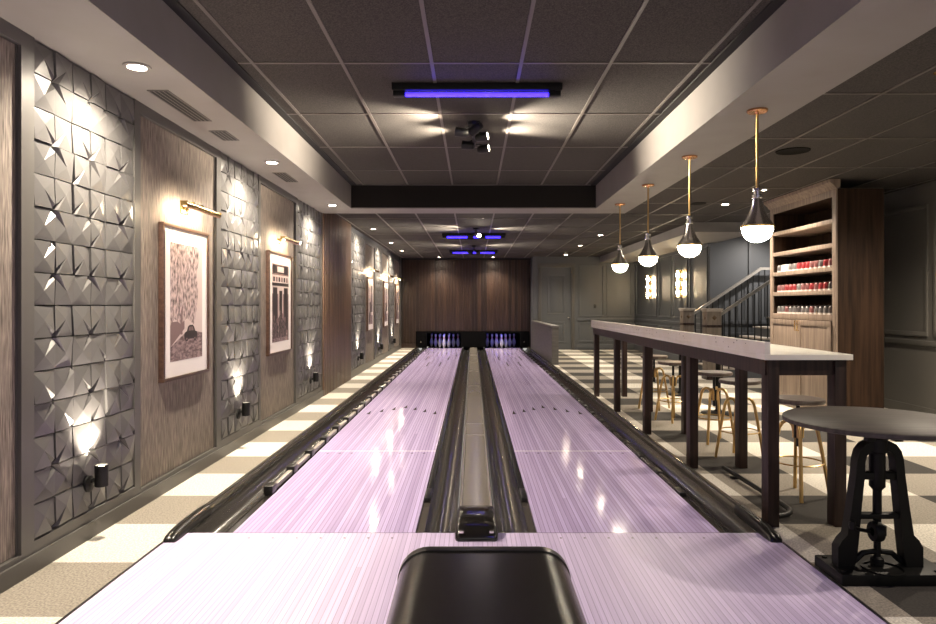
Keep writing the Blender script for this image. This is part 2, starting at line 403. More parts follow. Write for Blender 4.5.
sw = thing('light_switch', 'small black light switch on the panelled grey wall right of the door', 'switch', (3.60,YD,1.28))
MB().box(3.56,3.64,YD-.012,YD,1.22,1.34,.004).build('plate', M['black'], sw); MB().box(3.585,3.615,YD-.02,YD-.012,1.25,1.31,.003).build('rocker', M['black'], sw)

# ------------------------------------------------------------------ lanes
Y0 = 3.91; YE = 20.6; L1, L2, R1, R2 = -1.389, -.334, .375, 1.432; GX = .021
ap = thing('bowling_approach', 'pale striped wooden approach floor in front of the foul line', 'bowling approach', (0,2,0))
MB().box(-1.715,1.715,-1.2,Y0-.004,-.09,0).build('boards', M['approach'], ap)
for x in (-1.727,1.715): MB().box(x,x+.012,-1.2,Y0-.1,-.09,.004).build('edge_strip', M['black'], ap)
MB().box(L1,R2,Y0-.004,Y0,-.09,.0004).build('foul_line', M['ink'], ap)
for cx in ((L1+L2)/2, (R1+R2)/2):
    for k in (-3,-2,-1,0,1,2,3): MB().lathe([(0,.0006),(.007,.0006)], (cx+k*.135, Y0-.09, 0), 10).build('marker_dot', M['ink'], ap)

def lane(a, b, nm):
    root = thing('bowling_lane', nm, 'bowling lane', ((a+b)/2, Y0, 0), 'bowling lanes')
    MB().box(a,b,Y0,YE,-.09,0).build('boards', M['lane'], root)
    MB().box(a,b,YE+.001,YE+1.48,-.09,0).build('pin_deck', M['pit'], root)
    cx = (a+b)/2
    for k in range(-3,4):
        x = cx+k*.134; y = 8.72-.16*abs(k)
        MB().poly([(x-.022,y-.10,.0012),(x+.022,y-.10,.0012),(x,y+.17,.0012)]).build('arrow_marker', M['ink'], root)
    for k in (-2.0,2.0): MB().box(cx+k*.134-.012,cx+k*.134+.012,16.1,17.2,0,.0008).build('range_marker', M['ink'], root)
    for k in (-1.0,1.0): MB().box(cx+k*.134-.012,cx+k*.134+.012,14.5,15.5,0,.0008).build('range_marker', M['ink'], root)
    MB().box(a,b,6.085,6.10,0,.0006).build('joint_seam', M['seam'], root)
    for k in (-4,-3,-2,2,3,4): MB().lathe([(0,.0012),(.013,.0012)], (cx+k*.107, 6.0, 0), 10).build('marker_dot', M['ink'], root)
lane(L1, L2, 'left bowling lane of pale striped boards beside the carpet strip'); lane(R1, R2, 'right bowling lane of lavender-lit striped boards beside the long bar table')

# gutters
def trough(x0, x1, depth, n=12):
    return [(x0+(x1-x0)*k/n, -depth*math.sin(PI*k/n)**.7) for k in range(n+1)]
def outer_gutter(s, lane_x, label):
    # s=-1: left side. profile from cap to lane in |x|
    e = abs(lane_x); capo = 1.722
    root = thing('side_gutter', label, 'gutter', (s*1.55, Y0, 0), 'outer gutters')
    pts = trough(1.655, e+.055, .075)
    prof = [(s*x, z-.006) for x, z in pts] + [(s*(e+.055),-.09),(s*1.655,-.09)]
    MB().prism(prof, Y0, YE).build('channel', M['gutter'], root)
    cap = [(1.655,-.09),(1.655,.02),(1.662,.042),(1.675,.052),(1.70,.052),(1.712,.045),(1.724,.02),(1.724,.0)]+[(1.724,-.09)]
    MB().prism([(s*x,z) for x,z in cap], Y0+.35, YE).build('cap_rail', M['gutcap'], root)
    MB().box(s*1.672,s*1.679,Y0+.35,YE,.05,.058).build('cap_ridge', M['gutcap'], root)
    # nose: rail end that curves down onto the approach
    st = [(Y0+.36,.055,.036),(Y0+.25,.056,.036),(Y0+.12,.055,.037),(Y0+.0,.050,.038),(Y0-.08,.043,.039),(Y0-.13,.034,.038),(Y0-.155,.022,.034),(Y0-.165,.008,.028)]
    m = MB(); rings = []
    for y, h, w in st:
        cxx = s*1.688
        prof = [(cxx-w,.0008),(cxx-w,h*.6),(cxx-w*.8,h*.9),(cxx-w*.5,h),(cxx-w*.12,h*.97),(cxx,h*.84),(cxx+w*.12,h*.97),(cxx+w*.5,h),(cxx+w*.8,h*.9),(cxx+w,h*.6),(cxx+w,.0008)]
        rings.append([m.bm.verts.new((p[0],y,p[1])) for p in prof])
    for a, b in zip(rings, rings[1:]):
        for k in range(len(a)): m._f([a[k],a[(k+1)%len(a)],b[(k+1)%len(a)],b[k]])
    m._f(rings[0]); m._f(rings[-1][::-1])
    m.build('nose', M['black'], root)
    # bumper: long bar with black brackets along the lane edge
    MB().box(s*(e+.054),s*(e+.003),Y0,YE,-.09,-.012).build('ledge', M['gutter'], root)
    m = MB(); y = 4.75
    MB_ = []
    if s < 0:
        MB().box(s*(e+.054),s*(e+.020),4.72,20.0,-.004,.030,.006).build('bumper_bar', M['bumper'], root)
        y = 4.70
        while y < 19.9:
            MB().box(s*(e+.070),s*(e+.004),y,y+.105,-.011,.056,.006).build('bracket', M['black'], root); y += .575
    else:
        MB().box(s*(e+.052),s*(e+.018),4.72,20.0,-.011,.004,.005).build('bumper_bar', M['gutcap'], root)
        y = 4.70
        while y < 19.9:
            MB().box(s*(e+.056),s*(e+.010),y,y+.16,-.011,.012,.005).build('bracket', M['black'], root); y += .575
outer_gutter(-1, L1, 'black gutter with raised bumper along the left wall side of the lanes')
outer_gutter(1, R2, 'black gutter running beside the long bar table')

root = thing('ball_return_track', 'black ball return track with twin gutters between the two lanes', 'ball return track', (GX, Y0, 0))
for s, e0, e1, nm in ((-1, -.10, L2, 'l'), (1, .142, R1, 'r')):
    pts = trough(e0, e1-s*.05, .07)
    prof = [(x, z-.006) for x, z in pts] + [(e1-s*.05,-.09),(e0,-.09)]
    MB().prism(prof, Y0, YE).build('gutter_channel', M['gutter'], root)
    MB().box(e1-s*.05,e1-s*.002,Y0,YE,-.09,-.012).build('gutter_ledge', M['gutcap'], root)
    MB().box(e1-s*.045,e1-s*.012,4.62,20.0,-.012,.010,.006).build('bumper_bar', M['black'], root)
    MB().box(e1-s*.05,e1-s*.006,4.55,4.80,-.012,.018,.008).build('bumper_end', M['black'], root)
w = .112
prof = [(GX-w,-.09),(GX-w,.012),(GX-w+.01,.026),(GX-w+.022,.026),(GX-w+.026,.018),(GX-.06,.022),(GX,.025),(GX+.06,.022),(GX+w-.026,.018),(GX+w-.022,.026),(GX+w-.01,.026),(GX+w,.012),(GX+w,-.09)]
MB().prism(prof, Y0+.36, YE-.2).build('track_cover', M['cleartop'], root)
m = MB()
for y in (6.7,7.35,10.8,13.2,15.4,17.4): m.box(GX-w+.024,GX+w-.024,y,y+.02,.015,.0275)
m.build('cover_joint', M['bumper'], root)
# hood at the near end of the track
hood = thing('ball_return_hood', 'black rounded hood ending the ball return track at the foul line', 'ball return hood', (GX, Y0, 0))
m = MB(); rings = []
for y, h, w2 in ((Y0+.42,.03,.112),(Y0+.36,.05,.115),(Y0+.2,.078,.118),(Y0+.06,.088,.120),(Y0-.05,.084,.122),(Y0-.10,.062,.122),(Y0-.135,.034,.116),(Y0-.15,.012,.104)):
    prof = [(-w2,.001),(-w2,h*.55),(-w2*.93,h*.86),(-w2*.8,h),(-w2*.4,h*1.03),(w2*.4,h*1.03),(w2*.8,h),(w2*.93,h*.86),(w2,h*.55),(w2,.001)]
    rings.append([m.bm.verts.new((GX+p[0],y,p[1])) for p in prof])
for a, b in zip(rings, rings[1:]):
    for k in range(len(a)): m._f([a[k],a[(k+1)%len(a)],b[(k+1)%len(a)],b[k]])
m._f(rings[0]); m._f(rings[-1][::-1]); m.build('shell', mat('hood_gloss', (.012,.011,.01), .12, spec=.7), hood)
m = MB()
for s in (-1,1): m.box(GX+s*.085-.012,GX+s*.085+.012,Y0-.128,Y0-.10,.036,.054,.003)
m.build('corner_clip', M['chrome'], hood)

# ball return unit in the foreground
br = thing('ball_return', 'black rounded ball return unit in the foreground at the end of the track', 'ball return', (.04,1.7,0))
def arch(hw, top, r, z0=0, n=8, cx=.04):
    p = [(cx-hw, z0)]
    for k in range(n+1): a = PI - k*PI/2/n; p.append((cx-hw+r+r*math.cos(a), top-r+r*math.sin(a)))
    for k in range(n+1): a = PI/2 - k*PI/2/n; p.append((cx+hw-r+r*math.cos(a), top-r+r*math.sin(a)))
    return p+[(cx+hw, z0)]
m = MB(); st = [(.9,0),(2.36,0),(2.405,.004),(2.425,.016),(2.43,.03)]
rings = [[m.bm.verts.new((x,y,max(z,.001))) for x,z in arch(.30-i,.457-i,.105-i*.5,.001)] for y,i in st]
for a, b in zip(rings, rings[1:]):
    for k in range(len(a)): m._f([a[k],a[(k+1)%len(a)],b[(k+1)%len(a)],b[k]])
m._f(rings[0]); m._f(rings[-1][::-1]); m.build('shell', M['return_top'], br)
# raised dark lip around the far end
m = MB(); A = arch(.304,.461,.109,.001); B = arch(.296,.453,.102,.001)
n = len(A)
va = [[m.bm.verts.new((p[0],y,p[1])) for p in Q] for y in (2.36,2.40) for Q in (A,B)]
for k in range(n-1):
    m._f([va[0][k],va[0][k+1],va[2][k+1],va[2][k]]); m._f([va[2][k],va[2][k+1],va[3][k+1],va[3][k]]); m._f([va[0][k],va[1][k],va[1][k+1],va[0][k+1]]); m._f([va[1][k],va[3][k],va[3][k+1],va[1][k+1]])
m.build('end_lip', M['black'], br)

# pit and pins
pit = thing('pin_pit', 'black pin pit surround set in the foot of the wooden end wall', 'pin deck housing', (GX,YE,0))
m = MB(); z1 = .514
m.box(-1.74,1.725,YB-.045,YB+.02,.455,z1); m.box(-1.74,-1.40,YB-.045,YB+.02,.001,.455); m.box(1.44,1.725,YB-.045,YB+.02,.001,.455); m.box(-.36,.40,YB-.045,YB+.02,.03,.455)
m.build('front_panel', M['pit'], pit)
m = MB(); m.box(-1.55,1.53,YB+1.5,YB+1.54,-.05,.52); m.box(-1.55,-1.5,YB+.02,YB+1.5,-.05,.52); m.box(1.48,1.53,YB+.02,YB+1.5,-.05,.52); m.box(-1.55,1.53,YB+.105,YB+1.5,.52,.56); m.box(-.30,.34,YB+.1,YB+1.5,-.05,.5); m.box(-1.55,1.53,YB,YB+1.54,-.14,-.095)
struct(m.build('wall_pit', M['pit']))
for x in (-1.58,1.56): MB().cyl((x,YB-.06,.19),(x,YB-.045,.19),.016).build('indicator', M['chrome'], pit)
pp = [(0,0),(.026,0),(.03,.01),(.038,.045),(.052,.085),(.0595,.115),(.058,.15),(.047,.19),(.033,.23),(.025,.262),(.0225,.285),(.0245,.305),(.030,.33),(.0325,.347),(.031,.363),(.023,.377),(.01,.383),(0,.384)]
pin = thing('bowling_pin', '', 'bowling pin', (0,0,0)); pin['_local'] = 1
MB().lathe([(r,z*1.06) for r,z in pp],(0,0,0),16).build('body', M['pin'], pin)
m = MB()
for z in (.262,.288): m.lathe([(.0262,(z-.006)*1.06),(.0266,z*1.06),(.0262,(z+.006)*1.06)],(0,0,0),16)
m.build('neck_stripes', M['pinred'], pin)
first = True; sp = .28; rowname = ['front','second','third','back']; posn = ['leftmost','second from left','third from left','rightmost']
for cx, nm in ((-.885,'left'),(.885,'right')):
    for r in range(4):
        for k in range(r+1):
            loc = (cx+(k-r/2)*sp, YB+.14+r*.22, 0)
            pos = '' if r == 0 else ', '+(['leftmost','rightmost'][k] if r == 1 else ['leftmost','middle one','rightmost'][k] if r == 2 else posn[k])
            lab = ('white bowling pin alone at the front of the %s lane rack' % nm) if r == 0 else 'white bowling pin in the %s row of the %s lane rack%s' % (rowname[r], nm, pos)
            if first: pin.location = loc; pin['label'] = lab; pin['group'] = 'pins of the left lane'; first = False
            else: dup(pin, loc, lab, 0, 'pins of the %s lane' % nm)
for cx in (-.885,.885):
    o = MB().cyl((cx-.45,YB+.06,.488),(cx+.45,YB+.06,.488),.014).build('pit_lamp', mat('pit_violet_tube', (.1,.1,.9), .3, emit=((.07,.07,1), 8)), pit)

# ------------------------------------------------------------------ ceiling things
def downlight(x, y, z, label, e, angle=120, r=.052, grp='recessed downlights'):
    root = thing('downlight', label, 'ceiling light', (x,y,z), grp)
    MB().lathe([(r,-.001),(r+.022,-.001),(r+.020,-.007),(r,-.010),(r-.002,-.003)],(x,y,z),24).build('ring', M['soffit'], root)
    MB().lathe([(0,-.004),(r-.001,-.004),(r-.001,-.0005),(0,-.0005)],(x,y,z),20).build('lens', M['warm'], root)
    if e: light('downlight_beam', 'SPOT', (x,y,z-.012), e, aim=(0,0,-1), angle=angle, blend=.9, size=.035)
E = 270
nm = ['nearest the camera','second from the camera','third, just before the dropped beam','above the wall just past the slat panel','second past the beam','farthest along the left wall']
for (x,y,z),n in zip(((-1.86,3.74,ZS),(-1.86,6.25,ZS),(-1.86,8.94,ZS),(-1.86,12.6,ZC),(-1.86,15.4,ZC),(-1.86,17.7,ZC)), nm):
    downlight(x,y,z,'bright recessed downlight in the left row, '+n, E, 150)
for x,n in ((-1.0,'left'),(.60,'right')): downlight(x,20.08,ZC,'recessed downlight washing the wooden end wall, %s one of the pair' % n, 150, 120)
for (x,y),n in zip(((3.56,9.52),(3.57,8.33),(2.59,13.7),(2.57,16.1)), ('glowing between the two nearest pendants','half hidden behind the nearest pendant','left of the second farthest pendant','farther of two left of the pendants')):
    downlight(x,y,ZC,'recessed downlight in the right ceiling, '+n, 260 if y < 12 else 190, 140)
dl = thing('ceiling_spotlight', 'small drum shaped surface ceiling light in front of the panelled door', 'ceiling light', (2.51,18.2,ZC))
MB().lathe([(0,0),(.07,0),(.07,-.07),(.06,-.07),(.06,-.06),(0,-.06)],(2.51,18.2,ZC),20).build('can', M['chrome'], dl)
MB().lathe([(0,-.064),(.058,-.064),(.058,-.0605),(0,-.0605)],(2.51,18.2,ZC),20).build('lens', M['warm'], dl)
light('drum_beam','SPOT',(2.51,18.2,ZC-.08),150,aim=(0,0,-1),angle=140)

for (y0,y1),n in zip(((4.15,4.85),(5.12,5.42),(6.75,7.25)),('long one beside the nearest downlight','short one just behind the nearest downlight','one just past the second downlight')):
    o = thing('linear_vent','grey slot air vent in the left soffit, '+n,'vent',(-1.94,(y0+y1)/2,ZS),'slot vents in the left soffit')
    MB().box(-2.005,-1.875,y0,y1,ZS-.005,ZS-.0005).build('frame', M['vent'], o)
    m = MB()
    for k in range(4): m.box(-1.993+k*.029,-1.976+k*.029,y0+.015,y1-.015,ZS-.0065,ZS-.0048)
    m.build('slots', M['black_gap'], o)
o = thing('ceiling_speaker','round dark speaker grille in the right ceiling behind the nearest pendant','speaker',(2.95,6.22,ZC))
MB().lathe([(0,-.006),(.13,-.006),(.145,-.009),(.15,0),(0,0)],(2.95,6.22,ZC),28).build('grille', M['grille'], o)
o = thing('ceiling_speaker','small dark round vent in the right ceiling between the two nearest pendants','speaker',(3.15,9.45,ZC))
MB().lathe([(0,-.006),(.10,-.006),(.11,-.009),(.115,0),(0,0)],(3.15,9.45,ZC),24).build('grille', M['grille'], o)
o = thing('sprinkler_head','small brass sprinkler head in the right ceiling at the photo edge','sprinkler',(2.85,4.12,ZC))
MB().lathe([(0,0),(.035,0),(.033,-.008),(.012,-.012),(.012,-.04),(.022,-.045),(.022,-.05),(0,-.05)],(2.85,4.12,ZC),16).build('body', M['brass'], o)

# violet tubes
for (xc,y,z,L),n in zip(((.031,5.05,ZT,1.27),(.02,13.4,ZC,1.26),(.02,17.46,ZC,1.26)),('nearest, in the raised ceiling','middle one past the dropped beam','farthest, nearest the end wall')):
    o = thing('violet_tube_light','black batten with glowing violet tube across the lanes, '+n,'tube light',(xc,y,z),'violet tube lights')
    MB().box(xc-L/2,xc+L/2,y-.045,y+.045,z-.055,z-.0005,.004).build('housing', M['blackmetal'], o)
    for s in (-1,1): MB().box(xc+s*(L/2-.055)-.045,xc+s*(L/2-.055)+.045,y-.03,y+.03,z-.095,z-.055,.006).build('lamp_holder', M['blackmetal'], o)
    MB().cyl((xc-L/2+.1,y,z-.078),(xc+L/2-.1,y,z-.078),.015,16).build('tube', M['uv'], o)

# spotlight clusters
def cluster(x, y, z, label, heads):
    o = thing('spotlight_cluster', label, 'spotlights', (x,y,z), 'black spotlight clusters')
    MB().lathe([(0,0),(.06,0),(.058,-.03),(0,-.032)],(x,y,z),20).build('ceiling_plate', M['blackmetal'], o)
    MB().cyl((x,y,z-.03),(x,y,z-.10),.012).build('stem', M['blackmetal'], o)
    ys_ = [h[1] for h in heads]
    MB().box(x-.018,x+.018,min(ys_+[y])-.03,max(ys_+[y])+.03,z-.125,z-.095,.004).build('bar', M['blackmetal'], o)
    for hx,hy,d,en in heads:
        d = Vector(d).normalized(); p = Vector((x+hx,hy,z-.155))
        R = d.to_track_quat('Z','Y').to_matrix()
        hd = MB().lathe([(0,-.055),(.026,-.055),(.034,-.04),(.040,.0),(.042,.06),(.036,.06),(.034,.045),(0,.045)],p,18,R).build('spot_head', M['blackmetal'], o)
        mm = MB().lathe([(0,.053),(.033,.053),(.033,.048),(0,.048)],p,16,R)
        mm.build('bulb', M['bulb'], hd)
        MB().tube([p+Vector((0,0,.035)), Vector((x+hx*.5,hy,z-.11)), (x,hy,z-.11)], .007, 8).build('arm', M['blackmetal'], o)
        if en: light('spot_beam','SPOT',p+d*.07,en,aim=d,angle=86,blend=1,size=.02)
cluster(.01,6.1,ZT,'black cluster of spotlights on the raised ceiling behind the nearest violet tube',
        [(-.10,5.86,(-1,.1,.16),170),(.02,5.72,(-.6,.5,-.3),0),(.07,6.02,(1,-.3,.14),170),(-.05,6.34,(-1,.15,.15),110),(.09,6.48,(1,-.3,.14),170)])
cluster(.06,12.5,ZC,'black cluster of spotlights in front of the middle violet tube',
        [(-.1,12.3,(-1,0,.15),110),(.05,12.35,(.05,-1,-.1),6),(.12,12.6,(1,0,.15),110),(-.1,12.75,(-1,0,.1),90)])
cluster(.03,16.2,ZC,'black cluster of spotlights between the two farthest violet tubes',
        [(-.1,16.1,(-1,-.1,.15),110),(.1,16.1,(1,-.1,.15),110),(-.08,16.5,(-1,.1,.12),25),(.1,16.5,(1,.1,.12),25)])

# pendants
pend = thing('pendant_lamp','','pendant lamp',(0,0,0),'pendants over the long bar table'); pend['_local'] = 1
MB().lathe([(0,0),(.068,0),(.068,-.012),(.062,-.018),(.02,-.02),(.014,-.03),(0,-.03)],(0,0,0),28).build('canopy', M['copper'], pend)
MB().cyl((0,0,-.02),(0,0,-.54),.0085,12).build('rod', M['gold'], pend)
MB().lathe([(0,-.525),(.014,-.53),(.03,-.535),(.031,-.55),(.026,-.555),(.026,-.575),(.034,-.58),(.034,-.598),(.028,-.604),(0,-.604)],(0,0,0),24).build('collar', M['chrome'], pend)
MB().lathe([(.028,-.600),(.032,-.625),(.040,-.66),(.052,-.695),(.070,-.73),(.090,-.76),(.103,-.780),(.106,-.786),(.098,-.786),(.085,-.765),(.06,-.722),(.035,-.66),(.026,-.61)],(0,0,0),32).build('shade', M['chrome'], pend)
MB().lathe([(.104,-.783),(.110,-.785),(.110,-.797),(.104,-.799),(.100,-.79)],(0,0,0),32).build('rim', M['brass'], pend)
MB().lathe([(.097,-.790),(.101,-.80),(.099,-.82),(.090,-.848),(.072,-.873),(.045,-.891),(.018,-.898),(0,-.899)],(0,0,0),28).build('opal_bowl', M['opal'], pend)
pn = ['nearest the camera beside the shoe cabinet','second from the camera','third from the camera','farthest and smallest in view']
for k,(y,n) in enumerate(zip((4.58,6.01,7.43,8.85), pn)):
    lab = 'brass rod pendant lamp with glowing white bowl, '+n
    if k == 0: pend.location = (1.93,y,ZS); pend['label'] = lab
    else: dup(pend,(1.93,y,ZS),lab,0,'pendants over the long bar table')

# ------------------------------------------------------------------ left wall things
def noise_mat(name, a, b2, scale, lo=.4, hi=.6): return mat(name, a, .5, noise=dict(scale=scale, c2=b2, lo=lo, hi=hi))
PM = [mat('print_pale', (.62,.52,.50), .5), noise_mat('print_leaves', (.07,.045,.05), (.62,.49,.48), (1,40,22), .34, .62), noise_mat('print_road', (.10,.06,.065), (.34,.25,.25), (1,16,40), .4,.6),
      mat('print_dark', (.02,.012,.014), .5), mat('print_mid', (.20,.13,.13), .5), noise_mat('print_people', (.015,.01,.012), (.22,.15,.15), (1,40,26), .45,.62)]
def picture(y0, y1, z0, z1, kind, label, lightlabel):
    x0 = XL+.009; x1 = XL+.048; f = .024; yc = (y0+y1)/2
    o = thing('framed_picture', label, 'picture', (XL,yc,z0), 'framed pictures on the left wall')
    m = MB(); m.box(x0,x1,y0,y1,z0,z0+f,.002); m.box(x0,x1,y0,y1,z1-f,z1,.002); m.box(x0,x1,y0,y0+f,z0+f,z1-f,.002); m.box(x0,x1,y1-f,y1,z0+f,z1-f,.002)
    m.build('frame', M['pframe'], o)
    MB().box(x0,x1-.012,y0+f,y1-f,z0+f,z1-f).build('mat_board', M['matboard'], o)
    a,b,c,d = y0+.125,y1-.125,z0+.135,z1-.13; X = x1-.0112
    m = MB(); W=b-a; H=d-c
    def R(u0,u1,v0,v1,mi,lift=0): m.mi = mi; m.poly([(X+lift,a+W*u0,c+H*v0),(X+lift,a+W*u1,c+H*v0),(X+lift,a+W*u1,c+H*v1),(X+lift,a+W*u0,c+H*v1)])
    def Q(pts, mi, lift): m.mi = mi; m.poly([(X+lift,a+W*u,c+H*v) for u,v in pts])
    R(0,1,0,1,0)
    if kind == 0:
        Q([(0,.0),(1,0),(1,.22),(.55,.26),(0,.12)],2,.0002)
        Q([(0,.12),(.42,.27),(.42,.34),(0,.33)],4,.0004)
        Q([(0,.30),(.12,.36),(.3,.31),(.5,.36),(.72,.30),(.80,.42),(.86,.6),(.80,.75),(.9,.9),(.85,1),(0,1)],1,.0005)
        Q([(.42,.175),(.80,.175),(.835,.20),(.825,.235),(.76,.245),(.72,.285),(.68,.298),(.58,.298),(.53,.285),(.49,.245),(.43,.235),(.405,.205)],3,.0007)
        Q([(.545,.248),(.615,.248),(.615,.283),(.575,.283)],4,.0009); Q([(.63,.248),(.71,.248),(.68,.283),(.63,.283)],4,.0009)
        for cu in (.49,.75): Q([(cu+.045*math.cos(t*PI/6),.178+.022*math.sin(t*PI/6)) for t in range(12)],3,.0008); Q([(cu+.02*math.cos(t*PI/6),.178+.010*math.sin(t*PI/6)) for t in range(12)],4,.0010)
        Q([(.30,.22),(.36,.22),(.35,.34),(.38,.5),(.31,.42)],4,.0007)
    elif kind == 1:
        R(0,1,0,.10,2,.0002); R(0,1,.10,.62,4,.0002); R(0,1,.86,1,4,.0002); R(.05,.95,.88,.985,3,.0004); R(.3,.7,.90,.97,0,.0006); R(0,1,.72,.76,3,.0004)
        for k in range(6): R(.06+.155*k,.16+.155*k,.775,.835,[3,4][k%2],.0005)
        R(.05,.30,.14,.70,3,.0004); R(.36,.64,.12,.70,0,.0004); R(.41,.59,.14,.66,3,.0006); R(.70,.95,.14,.70,3,.0004)
        for u,h in ((.12,.34),(.28,.30),(.45,.40),(.6,.36),(.76,.31)):
            Q([(u-.06,.05),(u+.06,.05),(u+.09,h-.1),(u+.03,h-.06),(u-.03,h-.06),(u-.09,h-.1)],5,.0008)
            Q([(u-.03,h-.06),(u+.03,h-.06),(u+.035,h-.01),(u,h+.01),(u-.035,h-.01)],4,.0009)
    else:
        R(0,1,0,.22,2,.0002); R(0,.35,.22,.9,1,.0003); R(.5,1,.3,.95,5,.0003); R(.6,.9,.5,.8,4,.0005); R(.35,.5,.2,.55,3,.0005)
        R(.1,.28,.05,.3,3,.0006)
    m.build('photo_print', PM, o, smooth=None)
    # brass picture light above
    zb = z1+.135; L = .64 if y1-y0 > .7 else .5
    pl = thing('picture_light', lightlabel, 'picture light', (XL,yc,zb), 'brass picture lights')
    MB().box(XL+.008,XL+.022,yc-.06,yc+.06,zb-.03,zb+.03,.006).build('wall_plate', M['brass'], pl)
    for s in (-.05,.05): MB().tube([(XL+.02,yc+s*.6,zb),(XL+.07,yc+s,zb+.045),(XL+.12,yc+s*1.6,zb+.045),(XL+.15,yc+s*2,zb+.005)],.007,8).build('arm', M['brass'], pl)
    m = MB()
    ar = [(XL+.15+.026*math.cos(t), zb+.026*math.sin(t)) for t in [PI*k/8-1.0 for k in range(10)]]
    ai = [(XL+.15+.022*math.cos(t), zb+.022*math.sin(t)) for t in [PI*k/8-1.0 for k in range(10)]][::-1]
    m.prism(ar+ai, yc-L/2, yc+L/2); m.box(XL+.125,XL+.175,yc-L/2-.004,yc-L/2,zb-.01,zb+.026); m.box(XL+.125,XL+.175,yc+L/2,yc+L/2+.004,zb-.01,zb+.026)
    m.build('lamp_hood', M['brass'], pl)
    MB().cyl((XL+.15,yc-L/2+.01,zb+.002),(XL+.15,yc+L/2-.01,zb+.002),.012,12).build('lamp_tube', M['pic'], pl)
def pair(y0,y1,z0,z1,kind,d,n): picture(y0,y1,z0,z1,kind,d,'brass picture light glowing above '+n)
pair(4.70,5.52,.775,1.90,0,'framed sepia photograph of leafy trees over a street and old car, nearest the camera','the nearest picture of trees')
pair(7.15,8.05,.775,1.90,1,'framed sepia photograph of a shop front with people standing outside','the picture of the shop front')
pair(13.90,14.70,.775,1.90,2,'framed picture just past the wooden slat panel','the first picture past the slat panel')
pair(16.45,17.25,.775,1.90,2,'framed picture in the middle of the far group of three','the middle picture of the far three')
pair(19.0,19.8,.775,1.90,2,'farthest framed picture beside the wooden end wall','the farthest picture by the end wall')

# uplights at the foot of the relief panels
for (y,n) in zip((3.80,6.22,8.98,12.7,15.5,18.05), tl):
    z = .36; x = XL+.11
    o = thing('wall_uplight','black cylinder uplight on relief panel '+n,'wall light',(XL+.04,y,z),'black uplights along the left wall')
    MB().lathe([(0,0),(.046,0),(.046,.012),(.03,.02),(0,.02)],(XL+.04,y-.01,z-.045),20,Matrix.Rotation(PI/2,3,'Y')).build('wall_plate', M['blackmetal'], o)
    MB().cyl((XL+.055,y-.01,z-.03),(x,y,z-.01),.012).build('arm', M['blackmetal'], o)
    MB().lathe([(0,-.06),(.034,-.06),(.036,-.055),(.036,.06),(.031,.06),(.031,.045),(0,.045)],(x,y,z),20).build('barrel', M['blackmetal'], o)
    MB().lathe([(0,.0455),(.030,.0455),(.030,.05),(0,.05)],(x,y,z),16).build('lamp_lens', M['bulb'], o)
    light('uplight_beam','SPOT',(x,y,z+.066),75,aim=(-.2,0,1),angle=95,blend=.9,size=.02)

# ------------------------------------------------------------------ long bar table
bt = thing('bar_table','long high table with white quartz top and dark wood legs beside the right lane','table',(1.97,6.9,0))
TX0,TX1,TY0,TY1 = 1.715,2.235,3.965,9.80
MB().box(TX0,TX1,TY0,TY1,.995,1.028,.003).build('top', M['marble'], bt)
MB().box(TX0,TX0+.034,TY0,TY1,1.028,1.10,.004).build('ledge_lip', M['marble'], bt)
m = MB()
for s in range(60): 
    x = random.uniform(TX0+.04,TX1-.02); y = random.uniform(TY0+.05,TY1-.05); m.lathe([(0,1.0285),(random.uniform(.003,.007),1.0285)],(x,y,0),7)
for s in range(40):
    y = random.uniform(TY0+.05,TY1-.05); z = random.uniform(1.035,1.09); r = random.uniform(.003,.006)
    m.poly([(TX0-.0006,y-r*1.5,z),(TX0-.0006,y,z-r),(TX0-.0006,y+r*1.5,z),(TX0-.0006,y,z+r)])
m.build('stone_flecks', mat('stone_fleck', (.16,.12,.085), .5), bt)
ly = [4.0,5.44,6.87,8.30,9.68]
for x in (1.75,2.148):
    for y in ly: MB().box(x,x+.068,y,y+.095,.001,.995,.004).build('leg', M['walnut'], bt)
m = MB(); m.box(1.74,1.77,4.02,9.76,.90,.994); m.box(2.16,2.19,4.02,9.76,.90,.994)
for y in (4.02,9.73): m.box(1.77,2.16,y,y+.03,.90,.994)
m.build('apron', M['walnut'], bt)
fr_ = MB().tube([(1.99,5.35,.03),(2.0,4.9,.03),(2.005,4.4,.03),(2.0,4.26,.03),(1.975,4.2,.03),(1.93,4.15,.03),(1.86,4.115,.03)],.016,10)
fr_.box(1.96,2.03,4.5,4.54,.0015,.016); fr_.box(1.96,2.03,5.1,5.14,.0015,.016)
tag(fr_.build('foot_bar', M['blackmetal'], loc=(1.99,4.7,0)),'black bent metal bar lying on the carpet under the near end of the long table','foot bar')

# stools
st = thing('bar_stool','','stool',(0,0,0),'gold stools along the bar table'); st['_local'] = 1
MB().lathe([(0,.640),(.14,.640),(.165,.645),(.17,.655),(.17,.668),(.165,.675),(0,.675)],(0,0,0),32).build('seat', M['seat'], st)
m = MB(); m.lathe([(0,.34),(.013,.34),(.013,.62),(.05,.625),(.05,.640),(0,.640)],(0,0,0),16); m.build('screw_post', M['blackmetal'], st)
MB().lathe([(.013,.40),(.03,.40),(.03,.50),(.013,.50)],(0,0,0),16).build('hub', M['blackmetal'], st)
for k in range(4):
    a = PI/4+k*PI/2+.15; ca, sa = math.cos(a), math.sin(a)
    path = [(.024,.40),(.026,.45),(.034,.485),(.052,.508),(.078,.512),(.102,.495),(.118,.465),(.128,.42),(.15,.30),(.172,.17),(.198,.0)]
    MB().tube([(r*ca,r*sa,z+.001) for r,z in path],.0125,10).build('leg', M['gold'], st)
m = MB(); m.tube([(.160*math.cos(2*PI*k/28),.160*math.sin(2*PI*k/28),.235) for k in range(28)],.0055,6,closed=True); m.build('foot_ring', M['gold'], st)
